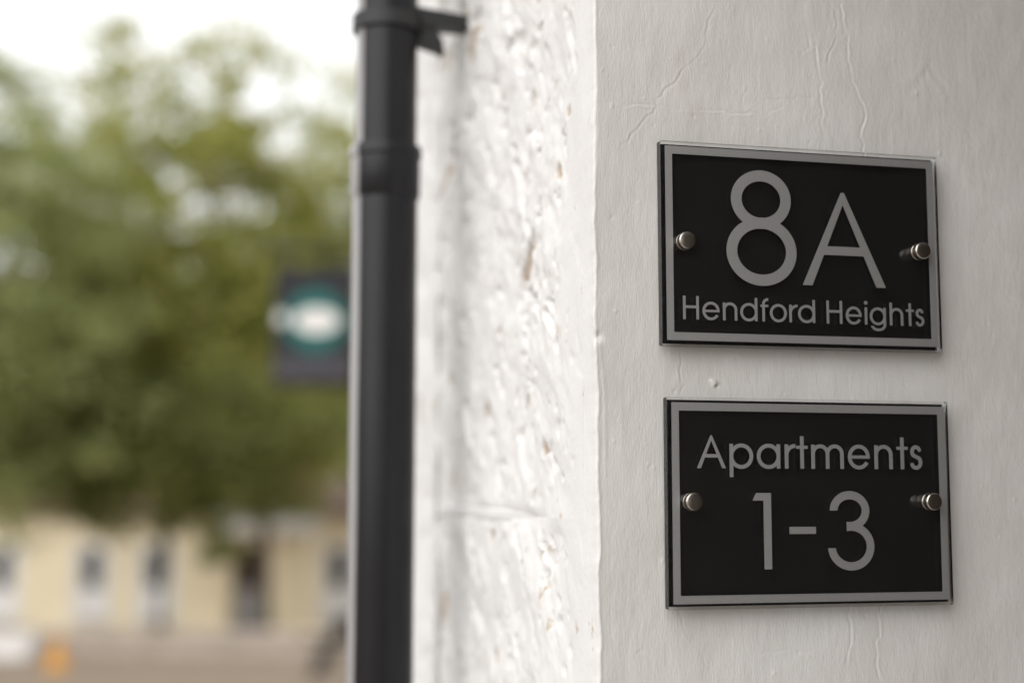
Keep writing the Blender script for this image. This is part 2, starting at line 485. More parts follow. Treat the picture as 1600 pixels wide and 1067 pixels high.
def make_plaster():
    s_ax = axis_points([(-0.035, 0.372, 0.00085), (0.372, 1.10, 0.04)])
    z_ax = axis_points([(0.0, 1.335, 0.05), (1.335, 1.92, 0.00085), (1.92, 2.30, 0.04)])
    S, Z = np.meshgrid(s_ax, z_ax)
    rad = 0.0035 + 0.002 * fbm(Z * 9, Z * 0, 3, 5)
    rad = np.clip(rad, 0.0018, 0.007)
    wav = 0.0055 * fbm(Z * 6, Z * 0 + 3.3, 6, 9, 0.6)              # the arris wanders
    # corner path: left face (x=0, y=-s) for s<0, front face (y=0, x=s) for s>0, rounded by rad
    q = np.pi / 2 * rad / 2
    ph = np.clip((S + q) / (2 * q), 0, 1) * (np.pi / 2)
    X = np.where(S < -q, 0.0, np.where(S > q, S - q + rad, rad - rad * np.cos(ph)))
    Y = np.where(S < -q, -S - q + rad, np.where(S > q, 0.0, rad - rad * np.sin(ph)))
    NX = -np.cos(ph); NY = -np.sin(ph)
    fall = np.exp(-np.clip(S, 0, 1) / 0.03) * np.exp(-np.clip(-S, 0, 1) / 0.012)
    # chip in the arris beside the gap between the plaques
    cz = 1.6105
    chip = np.exp(-((Z - cz) / 0.0035) ** 2 - ((S - 0.0015) / 0.0035) ** 2)
    fold = np.exp(-((S - 0.0035 - 0.003 * np.clip((cz - Z) / 0.06, 0, 1)) / 0.0011) ** 2) * ((Z < cz) & (Z > cz - 0.10))
    H = 0.0011 * fbm(S * 11, Z * 8, 4, 21) + 0.0004 * fbm(S * 45, Z * 26, 3, 31)
    H = H + 0.00010 * fbm(S * 330, Z * 60, 2, 41)
    H = H - 0.0022 * chip + 0.00022 * fold
    # thin lip of paint along the arris
    H = H + 0.0005 * np.exp(-((S - 0.001 - 0.0012 * fbm(Z * 30, Z * 0, 3, 77)) / 0.0011) ** 2)
    for pts, kind, w, amp in CR:
        amp = amp * (0.36 if kind == 'v' else 0.52)
        w = w * 0.66
        pts = pts.copy()
        # subdivide and jitter
        P = [pts[0]]
        for a, b in zip(pts, pts[1:]):
            L = np.linalg.norm(b - a)
            k = max(1, int(L / 0.004))
            for i in range(1, k + 1):
                p = a + (b - a) * i / k
                if i < k:
                    p = p + rng.normal(0, 0.0011, 2)
                P.append(p)
        P = np.array(P)
        x0, x1 = P[:, 0].min() - 6 * w, P[:, 0].max() + 6 * w
        y0, y1 = P[:, 1].min() - 6 * w, P[:, 1].max() + 6 * w
        ci = np.where((s_ax > x0) & (s_ax < x1))[0]; ri = np.where((z_ax > y0) & (z_ax < y1))[0]
        if len(ci) < 2 or len(ri) < 2: continue
        sl = (slice(ri[0], ri[-1] + 1), slice(ci[0], ci[-1] + 1))
        sx, sz = S[sl], Z[sl]
        best = np.full(sx.shape, 1e9); du = np.zeros(sx.shape); dv = np.zeros(sx.shape); tt = np.zeros(sx.shape)
        for i, (a, b) in enumerate(zip(P, P[1:])):
            d = b - a
            tq = np.clip(((sx - a[0]) * d[0] + (sz - a[1]) * d[1]) / (d @ d + 1e-12), 0, 1)
            ex = sx - a[0] - tq * d[0]; ez = sz - a[1] - tq * d[1]
            r2 = ex * ex + ez * ez
            mk = r2 < best
            best = np.where(mk, r2, best); du = np.where(mk, ex, du); dv = np.where(mk, ez, dv); tt = np.where(mk, (i + tq) / (len(P) - 1), tt)
        dist = np.sqrt(best)
        g = np.exp(-(dist / w) ** 2 / 2)
        ends = np.clip(np.minimum(tt, 1 - tt) * 8 + 0.25, 0, 1)
        vary = (0.75 + 0.9 * fbm(sx * 60, sz * 60, 2, 91)) * ends
        if kind == 'g':
            H[sl] -= amp * g * vary
        elif kind == 's':
            H[sl] += amp * vary * (du / w) * g * 1.3 - 0.25 * abs(amp) * g * vary
        else:
            H[sl] += amp * vary * (-dv / w) * g * 1.3 - 0.2 * abs(amp) * g * vary
    # pimples and pinholes
    for k in range(150):
        cx, cz2 = rng.uniform(0.0, 0.365), rng.uniform(1.34, 1.92)
        w = rng.uniform(0.0006, 0.0011); amp = rng.choice([0.00035, 0.00025, -0.0004, -0.0003, 0.00045])
        ci = np.where(np.abs(s_ax - cx) < 4 * w)[0]; ri = np.where(np.abs(z_ax - cz2) < 6 * w)[0]
        if len(ci) < 2 or len(ri) < 2: continue
        sl = (slice(ri[0], ri[-1] + 1), slice(ci[0], ci[-1] + 1))
        H[sl] += amp * np.exp(-((S[sl] - cx) / w) ** 2 - ((Z[sl] - cz2) / (w * rng.uniform(1, 1.7))) ** 2)
    wart = px_wall([(1115, 598), (1119, 603), (1111, 594)], 0, 0, 1)
    for (cx, cz2), amp, w in zip(wart, (0.0016, -0.0012, 0.0010), (0.0022, 0.0012, 0.0012)):
        H += amp * np.exp(-((S - cx) / w) ** 2 - ((Z - cz2) / w) ** 2)
    wx = wav * fall
    X = X + NX * H + wx
    Y = Y + NY * H
    V = np.stack([X, Y, Z], -1).reshape(-1, 3)
    n = len(s_ax)
    I = np.arange((len(z_ax) - 1) * (n - 1)).reshape(len(z_ax) - 1, n - 1)
    a = (np.arange(len(z_ax) - 1)[:, None] * n + np.arange(n - 1)[None, :]).ravel()
    Q = np.stack([a, a + 1, a + n + 1, a + n], -1)
    o = link('plaster_reveal', mesh_np('plaster_reveal', V, Q), M['plaster'], bld, True)
    o.data.materials.append(M['stone'])                     # the arris return carries the brighter front paint
    mi = np.where(np.broadcast_to(s_ax[:-1][None, :], (len(z_ax) - 1, n - 1)) < -0.0012 + 0.0016 * fbm(Z[:-1, :-1] * 25, Z[:-1, :-1] * 0, 3, 55), 1, 0).ravel()
    o.data.polygons.foreach_set('material_index', mi.astype(np.int32))
    o['label'] = 'cracked off-white plaster side of the doorway'
    return o
make_plaster()

def px_front(x, y):
    cp, sp = math.cos(PITCH), math.sin(PITCH)
    kx, ky = (x - 800) / 2179.69, (533.5 - y) / 2179.69
    d = Vector((kx, cp - ky * sp, sp + ky * cp))
    P = d * (CORNER.dot(T) / d.dot(T))
    return (P - CORNER).dot(B), P.z + 1.5
# chips where the limewash has flaked off: place, half sizes, depth
CHIPS = [(*px_front(x, y), a, b, d) for (x, y, a, b, d) in (
    (820, 412, .030, .011, .004), (700, 262, .034, .010, .004), (797, 148, .014, .007, .003), (828, 155, .012, .007, .003), (697, 108, .028, .012, .002), (722, 30, .024, .016, .002), (735, 70, .02, .012, .002),
    (822, 622, .013, .006, .003), (757, 642, .012, .006, .003), (700, 590, .018, .008, .003), (846, 866, .009, .005, .003), (770, 840, .012, .007, .003), (770, 1026, .010, .006, .003), (690, 950, .022, .014, .003), (683, 1030, .018, .010, .003),
    (812, 345, .010, .005, .003), (885, 175, .005, .004, .002), (876, 808, .004, .003, .002), (660, 640, .02, .01, .003), (845, 40, .008, .005, .003), (850, 700, .006, .006, .003), (705, 745, .016, .008, .003), (870, 265, .005, .007, .002))]

def rough_block(y0, y1, z0, z1, seed, margin_l, edge_r=0.0, step=0.0024, amp=1.0, name='stone_block'):
    """face of a painted stone block on the street front: local plane x=0 looking to -x"""
    ya = axis_points([(y0, y1, step)]); za = axis_points([(z0, z1, step)])
    Yg, Zg = np.meshgrid(ya, za)
    # tooling runs diagonally
    c, s = math.cos(0.85), math.sin(0.85)
    wx = 0.012 * fbm(Yg * 20, Zg * 20, 3, seed + 51); wz = 0.012 * fbm(Yg * 20, Zg * 20, 3, seed + 61)
    U = c * (Yg + wx) + s * (Zg + wz); W = -s * (Yg + wx) + c * (Zg + wz)
    big = fbm(U * 5, W * 9, 3, seed)
    mid = fbm(U * 17, W * 32, 4, seed + 7, 0.55)
    grit = fbm(Yg * 150, Zg * 150, 2, seed + 71)
    pn = fbm(U * 17, W * 34, 4, seed + 13, 0.6)
    pit = np.clip((pn - 0.33) / 0.11, 0, 1)                    # sharp-edged tool holes
    pit2 = np.clip((fbm(Yg * 70, Zg * 60, 3, seed + 33, 0.6) - 0.43) / 0.08, 0, 1)
    h = 0.0080 * big + 0.0044 * mid + 0.0006 * grit - 0.0055 * pit - 0.003 * pit2
    k = np.clip((Yg - margin_l - 0.03 * fbm(Zg * 14, Zg * 0, 3, seed + 3)) / 0.07, 0.0, 1)
    h = h * (0.10 + 0.90 * k) * amp
    bare = np.zeros(Yg.shape)
    for (cy_, cz_, ry, rz, dep) in CHIPS:
        if not (y0 < cy_ < y1 and z0 < cz_ < z1): continue
        a_, b_ = Yg - cy_, Zg - cz_
        q = np.hypot((0.85 * a_ - 0.53 * b_) / ry, (0.53 * a_ + 0.85 * b_) / rz) + 0.9 * fbm(Yg * 55, Zg * 55, 3, seed + 81)
        mk = np.clip((1.0 - q) / 0.22, 0, 1)
        h = h - dep * mk
        bare = np.maximum(bare, mk)
    e = np.minimum(np.minimum(Zg - z0, z1 - Zg), np.where(edge_r > 0, y1 - Yg, 1.0))
    h = h * (0.0 + 1.0 * np.clip(np.minimum(Zg - z0, z1 - Zg) / 0.014, 0, 1))
    rnd = 0.0026 * (1 - np.clip(e / 0.011, 0, 1)) ** 2 * np.clip((Yg - 0.10) / 0.06, 0.0, 1)
    h = np.clip(h, -0.014, 0.012) - rnd
    Xg = -h
    V = np.stack([Xg, Yg, Zg], -1)
    # fold the border back into the wall
    pad = np.pad(V, ((1, 1), (1, 1), (0, 0)), mode='edge')
    pad[0, :, 0] = pad[-1, :, 0] = 0.03
    pad[:, 0, 0] = pad[:, -1, 0] = 0.03
    m, n = pad.shape[:2]
    a = (np.arange(m - 1)[:, None] * n + np.arange(n - 1)[None, :]).ravel()
    Q = np.stack([a, a + n, a + n + 1, a + 1], -1)
    me = mesh_np(name, pad.reshape(-1, 3), Q)
    at_ = me.attributes.new('bare', 'FLOAT', 'POINT')
    at_.data.foreach_set('value', np.pad(bare, 1).astype(np.float32).ravel())
    o = link(name, me, M['stone'], bld, True)
    me.set_sharp_from_angle(angle=R(58))
    return o

YM = 0.60
rough_block(0.032, YM, 1.4795, 2.10, 3, 0.055)
rough_block(0.032, YM, 0.98, 1.4795, 40, 0.06)
rough_block(0.032, YM, 0.50, 0.972, 55, 0.05, step=0.012)
rough_block(0.032, YM, 0.02, 0.492, 66, 0.05, step=0.012)
rough_block(0.032, YM, 2.108, 2.60, 77, 0.05, step=0.012)
rough_block(0.032, YM, 2.608, 3.10, 88, 0.05, step=0.012)
for k, (z0, z1) in enumerate(((0.01, 0.60), (0.606, 1.20), (1.206, 2.15), (2.156, 3.1))):
    q = rough_block(YM + 0.004, 0.95, z0, z1, 120 + k * 9, -1, step=0.004, amp=0.9, name='quoin_stone')
    q.location.x = -0.001
# ribbon pointing between the two courses in view
def ribbon():
    ya = np.linspace(0.15, YM, 240)
    prof = [(0.012, -0.0085), (0.0, -0.0062), (-0.0006, -0.0034), (-0.0006, 0.002), (0.0, 0.0050), (0.012, 0.0075)]
    V = []
    for y in ya:
        zc = 1.4795 + 0.0006 * float(fbm(np.array([y * 18.0]), np.array([0.3]), 3, 6)[0])
        fade = min(1.0, max(0.0, (y - 0.16) / 0.12))
        dj = 0.0022 * float(fbm(np.array([y * 40.0]), np.array([2.3]), 3, 8)[0])
        for (x, z) in prof:
            V.append(((x if x > 0 else 0.003 * (1 - fade) + x * fade + dj * fade * 0.3), y, zc + z))
    n = len(prof)
    Q = [(i * n + j, i * n + j + 1, (i + 1) * n + j + 1, (i + 1) * n + j) for i in range(len(ya) - 1) for j in range(n - 1)]
    link('mortar_joint', mesh_np('mortar_joint', np.array(V), np.array(Q)), M['stone'], bld, True)
ribbon()
# masses behind the faces
MB().box(0.035, 6.0, 0.035, 0.935, -0.3, 5.6).build('wall', M['stone'], bld)
MB().box(0.0, 6.0, -6.0, -1.12, -0.3, 5.6, 0.01).build('wall', M['stone'], bld)
MB().box(0.03, 1.17, -1.1195, -1.112, 0.15, 2.30).build('side_panel', M['brownstone'], bld)
MB().box(0.012, 6.0, -1.118, 0.033, 2.302, 5.6).build('wall', M['stone'], bld)
MB().box(1.18, 6.0, -1.116, 0.031, -0.3, 2.30).build('wall', M['plaster'], bld)
MB().box(0.012, 0.10, 0.04, 0.93, 3.101, 5.6).build('wall', M['stone'], bld)
MB().box(-0.15, 6.2, -6.2, 1.1, 5.6, 5.75).build('roof', M['flag'], bld)
MB().box(0.02, 1.17, -1.11, -0.005, -0.05, 0.15, 0.01).build('door_step', M['flag'], bld)
door = MB().box(1.12, 1.165, -1.00, -0.13, 0.16, 2.18, 0.004).build('door', M['timber'], bld)
for (a, b) in ((-0.93, -0.61), (-0.54, -0.22)):
    for (c, d) in ((0.32, 0.95), (1.10, 2.05)):
        MB().box(1.105, 1.125, a, b, c, d, 0.008).build('panel', M['timber'], door)
MB().lathe([(0.0, 0.0), (0.012, 0.001), (0.012, 0.03), (0.03, 0.04), (0.032, 0.055), (0.02, 0.07), (0.002, 0.073)], (1.046, -0.20, 1.02), 'X').build('door_knob', M['steel'], door, True)
fr = MB()
fr.box(1.10, 1.175, -1.105, -1.005, 0.155, 2.28); fr.box(1.10, 1.175, -0.125, -0.004, 0.155, 2.28); fr.box(1.10, 1.175, -1.005, -0.125, 2.185, 2.28)
fr.build('door_frame', M['timber'], bld)

# ------------------------------------------------------------------ drainpipe
PX, PY = -0.0845, 0.462
dp = empty('drainpipe', CORNER + T * PX + B * PY, (0, 0, TH))
tag(dp, 'black round drainpipe fixed to the white stone front', 'drainpipe')
pr = 0.0335
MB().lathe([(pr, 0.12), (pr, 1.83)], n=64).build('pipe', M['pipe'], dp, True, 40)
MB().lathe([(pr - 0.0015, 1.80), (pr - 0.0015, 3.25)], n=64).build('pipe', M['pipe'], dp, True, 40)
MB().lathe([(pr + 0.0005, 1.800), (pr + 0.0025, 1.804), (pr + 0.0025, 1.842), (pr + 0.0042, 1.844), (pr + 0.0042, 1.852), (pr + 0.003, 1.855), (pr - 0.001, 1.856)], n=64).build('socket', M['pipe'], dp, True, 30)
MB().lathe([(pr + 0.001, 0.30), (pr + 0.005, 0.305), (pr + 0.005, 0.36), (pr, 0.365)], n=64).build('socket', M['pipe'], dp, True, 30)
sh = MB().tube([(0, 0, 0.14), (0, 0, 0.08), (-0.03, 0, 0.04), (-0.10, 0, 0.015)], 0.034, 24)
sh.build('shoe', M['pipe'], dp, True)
br = MB()
br.lathe([(pr - 0.003, 1.977), (pr + 0.0032, 1.978), (pr + 0.0032, 1.994), (pr - 0.003, 1.995)], n=64)
brk = br.build('bracket', M['iron'], dp, True, 30)
arm = MB()
arm.prism([(0.026, 1.986), (0.026, 2.007), (0.0875, 2.001), (0.083, 1.986)], 'Y', -0.010, 0.010)
arm.build('arm', M['iron'], brk)
g = MB()
g.prism([(0.026, 1.985), (0.050, 1.985), (0.058, 1.972), (0.060, 1.958), (0.052, 1.962), (0.026, 1.969)], 'Y', -0.008, 0.008)
g.build('clamp_lug', M['iron'], brk)
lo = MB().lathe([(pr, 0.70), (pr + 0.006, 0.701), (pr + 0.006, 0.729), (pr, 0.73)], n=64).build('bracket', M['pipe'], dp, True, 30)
MB().box(0.028, 0.0835, -0.014, 0.014, 0.702, 0.728, 0.003).build('arm', M['pipe'], lo)

# ------------------------------------------------------------------ lettering as real cut shapes
def sd_poly(X, Z, pts):
    """convex polygon, any winding"""
    pts = np.array(pts, float)
    ar = np.sum(pts[:, 0] * np.roll(pts[:, 1], -1) - np.roll(pts[:, 0], -1) * pts[:, 1])
    if ar < 0: pts = pts[::-1]
    d = np.full(X.shape, -1e9)
    for a, b in zip(pts, np.roll(pts, -1, 0)):
        e = b - a; L = np.hypot(*e)
        d = np.maximum(d, ((X - a[0]) * e[1] - (Z - a[1]) * e[0]) / L)
    return d
def sd_rect(X, Z, x0, x1, z0, z1):
    return np.maximum(np.maximum(x0 - X, X - x1), np.maximum(z0 - Z, Z - z1))
def sd_ell(X, Z, cx, cz, rx, rz):
    q = np.hypot((X - cx) / rx, (Z - cz) / rz)
    g = np.hypot((X - cx) / rx ** 2, (Z - cz) / rz ** 2) + 1e-9
    return q * (q - 1) / g
def sd_ring(X, Z, cx, cz, rx, rz, w):
    """rx, rz outer radii"""
    return np.maximum(sd_ell(X, Z, cx, cz, rx, rz), -sd_ell(X, Z, cx, cz, rx - w, rz - w))
def sd_line(X, Z, pts, w):
    d = np.full(X.shape, 1e9)
    for a, b in zip(pts, pts[1:]):
        ex, ez = b[0] - a[0], b[1] - a[1]
        t = np.clip(((X - a[0]) * ex + (Z - a[1]) * ez) / (ex * ex + ez * ez), 0, 1)
        d = np.minimum(d, np.hypot(X - a[0] - t * ex, Z - a[1] - t * ez))
    return d - w / 2
U = np.minimum
I_ = np.maximum

def glyph(ch, x0, x1, zb, zx, zc, w):
    """returns a distance function; x0..x1 width, zb baseline, zx x-height line, zc cap / ascender line, w stroke"""
    cx = (x0 + x1) / 2
    r = (zx - zb) / 2
    zm = (zx + zb) / 2
    o = w * 0.12
    def ring_at(X, Z, a, b):
        return sd_ring(X, Z, (a + b) / 2, zm, (b - a) / 2, r + o, w)
    def f(X, Z):
        if ch == 'H':
            hm = zb + (zc - zb) * 0.535
            return U(U(sd_rect(X, Z, x0, x0 + w, zb, zc), sd_rect(X, Z, x1 - w, x1, zb, zc)), sd_rect(X, Z, x0, x1, hm - w / 2, hm + w / 2))
        if ch == 'e':
            ring = sd_ring(X, Z, cx, zm, (x1 - x0) / 2, r + o, w)
            cut = I_(I_(Z - zm, 0.62 * (X - cx) * -1 - (Z - zm)), cx - X)
            ring = I_(ring, -cut)
            bar = I_(sd_rect(X, Z, x0 + w * 0.4, x1, zm - w * 0.42, zm + w * 0.42), sd_ell(X, Z, cx, zm, (x1 - x0) / 2, r + o))
            return U(ring, bar)
        if ch in 'nh':
            R_ = (x1 - x0) / 2
            d = sd_rect(X, Z, x0, x0 + w, zb, zc if ch == 'h' else zx)
            arch = I_(sd_ring(X, Z, cx, zx - R_ + o, R_, R_, w), (zx - R_) - Z)
            return U(U(d, arch), sd_rect(X, Z, x1 - w, x1, zb, zx - R_))
        if ch == 'm':
            d = sd_rect(X, Z, x0, x0 + w, zb, zx)
            xm = cx
            for a, b in ((x0, xm + w / 2), (xm - w / 2, x1)):
                R_ = (b - a) / 2
                d = U(d, I_(sd_ring(X, Z, (a + b) / 2, zx - R_ + o, R_, R_, w), (zx - R_) - Z))
                d = U(d, sd_rect(X, Z, b - w, b, zb, zx - R_))
            return d
        if ch == 'd':
            return U(ring_at(X, Z, x0, x1), sd_rect(X, Z, x1 - w, x1, zb, zc))
        if ch == 'a':
            return U(ring_at(X, Z, x0, x1), sd_rect(X, Z, x1 - w, x1, zb, zx))
        if ch == 'p':
            return U(ring_at(X, Z, x0, x1), sd_rect(X, Z, x0, x0 + w, zb - (zx - zb) * 0.36, zx))
        if ch == 'g':
            R_ = (x1 - x0) / 2 * 0.96
            zd = zb - (zx - zb) * 0.36
            hook = I_(sd_ring(X, Z, x1 - R_, zd + R_ * 0.80, R_, R_ * 0.80, w), Z - (zd + R_ * 0.62))
            hook = I_(hook, x0 + w * 0.3 - X)
            return U(U(ring_at(X, Z, x0, x1), sd_rect(X, Z, x1 - w, x1, zd + R_ * 0.6, zx)), hook)
        if ch == 'o':
            return ring_at(X, Z, x0, x1)
        if ch == 'r':
            R_ = (x1 - x0) * 0.98
            d = sd_rect(X, Z, x0, x0 + w, zb, zx)
            arc = sd_ring(X, Z, x0 + R_, zx - R_ + o, R_, R_, w)
            arc = I_(I_(arc, (zx - R_) - Z), X - x1)
            return U(d, arc)
        if ch == 't':
            xs = cx - w / 2
            zb2 = zx - (zc - zb) * 0.085
            return U(sd_rect(X, Z, xs, xs + w, zb, zc), sd_rect(X, Z, x0, x1, zb2 - w * 0.42, zb2 + w * 0.42))
        if ch == 'f':
            xs = x0 + (x1 - x0) * 0.23
            R_ = (x1 - xs) * 0.95
            zb2 = zx - (zc - zb) * 0.085
            hook = I_(I_(sd_ring(X, Z, xs + R_, zc - R_ + o, R_, R_, w), (zc - R_) - Z), X - x1)
            return U(U(sd_rect(X, Z, xs, xs + w, zb, zc - R_), hook), sd_rect(X, Z, x0, x1, zb2 - w * 0.42, zb2 + w * 0.42))
        if ch == 'i':
            return U(sd_rect(X, Z, x0, x1, zb, zx), sd_ell(X, Z, cx, zc - w * 0.35, w * 0.72, w * 0.72))
        if ch == 's':
            hw = (x1 - x0) / 2 - w / 2
            H = (zx - zb)
            r1 = (H * 0.47 - w / 2 + o) / 2; r2 = (H * 0.53 - w / 2 + o) / 2
            z1 = zx + o - w / 2 - r1; z2 = zb - o + w / 2 + r2
            pts = []
            for a in np.linspace(R(25), R(225), 16):
                pts.append((cx + hw * 0.86 * math.cos(a), z1 + r1 * math.sin(a)))
            for a in np.linspace(R(45), R(-155), 16):
                pts.append((cx + hw * math.cos(a), z2 + r2 * math.sin(a)))
            return sd_line(X, Z, pts, w)
        if ch == 'A':
            ap = w * 0.17
            fo = w * 1.06
            sl = (cx - ap - x0) / (zc - zb)
            left = sd_poly(X, Z, [(x0, zb), (x0 + fo, zb), (cx + ap + (fo - 2 * ap) * 0.5, zc), (cx - ap, zc)])
            right = sd_poly(X, Z, [(x1, zb), (x1 - fo, zb), (cx - ap - (fo - 2 * ap) * 0.5, zc), (cx + ap, zc)])
            out = sd_poly(X, Z, [(x0, zb), (x1, zb), (cx + ap, zc), (cx - ap, zc)])
            hb = zb + (zc - zb) * 0.375
            bar = sd_rect(X, Z, x0, x1, hb - w * 0.45, hb + w * 0.45)
            return I_(out, U(U(left, right), bar))
        if ch == '-':
            return sd_rect(X, Z, x0, x1, zb, zc)
        if ch == '1':
            return U(sd_rect(X, Z, x1 - w, x1, zb, zc), sd_poly(X, Z, [(x0, zc - w * 0.93), (x0 + w * 0.5, zc), (x1, zc), (x1, zc - w * 0.93)]))
        if ch == '8':
            up = sd_ring(X, Z, -33.55, 34.6, 23.7, 21.9, 8.25)
            lo_ = sd_ring(X, Z, -33.75, -4.15, 27.65, 25.35, 8.3)
            return U(up, lo_)
        if ch == '3':
            up = sd_ring(X, Z, 29.0, -5.9, 15.7, 14.2, 6.0)
            up = I_(up, -np.maximum(np.maximum(X - 26.4, -1e3), Z + 5.8))
            lw = sd_ring(X, Z, 29.65, -31.8, 18.4, 17.3, 5.95)
            lw = I_(lw, -np.maximum(X - 26.4, -(Z + 32.9)))
            return U(up, lw)
    return f

def contours(fn, x0, x1, z0, z1, st):
    xs = np.arange(x0 - 2 * st, x1 + 2.5 * st, st) + st * 0.0137
    zs = np.arange(z0 - 2 * st, z1 + 2.5 * st, st) + st * 0.0171
    X, Z = np.meshgrid(xs, zs)
    D = fn(X, Z)
    D = np.where(np.abs(D) < 1e-7, 1e-7, D)
    ins = D < 0
    def hp(i, j):   # crossing on edge (i,j)-(i,j+1)
        t = D[i, j] / (D[i, j] - D[i, j + 1]); return (xs[j] + t * st, zs[i])
    def vp(i, j):
        t = D[i, j] / (D[i, j] - D[i + 1, j]); return (xs[j], zs[i] + t * st)
    nxt = {}; pos = {}
    ii, jj = np.where((ins[:-1, :-1].astype(int) + ins[1:, :-1] + ins[:-1, 1:] + ins[1:, 1:]) % 4 != 0)
    for i, j in zip(ii, jj):
        a, b, c, d = ins[i, j], ins[i, j + 1], ins[i + 1, j + 1], ins[i + 1, j]
        eb, er, et, el = ('h', i, j), ('v', i, j + 1), ('h', i + 1, j), ('v', i, j)
        seq = [(a, b, eb), (b, c, er), (c, d, et), (d, a, el)]
        outs = [e for p, q, e in seq if p and not q]
        ins_ = [e for p, q, e in seq if q and not p]
        order = [e for p, q, e in seq if p != q]
        for e in outs:
            k = order.index(e)
            nxt[e] = order[(k + 1) % len(order)] if order[(k + 1) % len(order)] in ins_ else ins_[0]
        for e in order:
            pos[e] = hp(e[1], e[2]) if e[0] == 'h' else vp(e[1], e[2])
    loops = []
    left = set(nxt)
    while left:
        s = left.pop(); lp = [s]; k = nxt[s]
        while k != s and k in left:
            left.discard(k); lp.append(k); k = nxt[k]
        P = np.array([pos[e] for e in lp])
        # drop nearly collinear points
        for _ in range(5):
            if len(P) < 8: break
            a, c = np.roll(P, 1, 0), np.roll(P, -1, 0)
            dv = c - a
            L = np.hypot(dv[:, 0], dv[:, 1]) + 1e-12
            h = np.abs((P[:, 0] - a[:, 0]) * dv[:, 1] - (P[:, 1] - a[:, 1]) * dv[:, 0]) / L
            drop = (h < st * 0.035) & (np.arange(len(P)) % 2 == _ % 2)
            P = P[~drop]
        if len(P) > 3: loops.append(P)
    return loops

def cut_shape(name, loops, y0, y1, mat, parent, sc=0.001):
    """closed plate with holes in the x-z plane between depths y0 (front) and y1"""
    def area(lp):
        return 0.5 * float(np.sum(lp[:, 0] * np.roll(lp[:, 1], -1) - np.roll(lp[:, 0], -1) * lp[:, 1]))
    def inside(p, lp):
        a, b = lp, np.roll(lp, -1, 0)
        c = ((a[:, 1] > p[1]) != (b[:, 1] > p[1]))
        xi = a[:, 0] + (p[1] - a[:, 1]) / np.where(c, b[:, 1] - a[:, 1], 1.0) * (b[:, 0] - a[:, 0])
        return int(np.sum(c & (p[0] < xi))) % 2 == 1
    depth = [sum(inside(lp[0], q) for q in loops if q is not lp) for lp in loops]
    loops_o, tris = [], []
    for lp, dp_ in zip(loops, depth):
        if dp_ % 2: continue
        isl = [lp] + [q for q, e in zip(loops, depth) if e % 2 and inside(q[0], lp)]
        off = sum(len(q) for q in loops_o)
        tris += [tuple(i + off for i in t) for t in tessellate_polygon([[Vector((p[0], p[1], 0)) for p in q] for q in isl])]
        loops_o += isl
    loops = loops_o
    flat = [p for lp in loops for p in lp]
    N = len(flat)
    verts = [(p[0] * sc, y0, p[1] * sc) for p in flat] + [(p[0] * sc, y1, p[1] * sc) for p in flat]
    faces = [tuple(t) for t in tris] + [tuple(i + N for i in t[::-1]) for t in tris]
    off = 0
    for lp in loops:
        n = len(lp)
        for k in range(n):
            a, b = off + k, off + (k + 1) % n
            faces.append((a, b, b + N, a + N))
        off += n
    me = bpy.data.meshes.new(name)
    me.from_pydata(verts, [], faces)
    bm = bmesh.new(); bm.from_mesh(me)
    bmesh.ops.recalc_face_normals(bm, faces=bm.faces[:])
    bm.to_mesh(me); bm.free()
    return link(name, me, mat, parent)

# ------------------------------------------------------------------ plaques
O_FRONT = Vector((0, 0.96659, 1.5))
PT, GAP = 0.0072, 0.0058      # plate thickness, space to the wall
def rounded_rect(hx, hz, r, n=5):
    pts = []
    for cx, cz, a0 in ((hx - r, hz - r, 0), (-hx + r, hz - r, 90), (-hx + r, -hz + r, 180), (hx - r, -hz + r, 270)):
        for k in range(n + 1):
            a = R(a0 + 90 * k / n)
            pts.append((cx + r * math.cos(a), cz + r * math.sin(a)))
    return pts

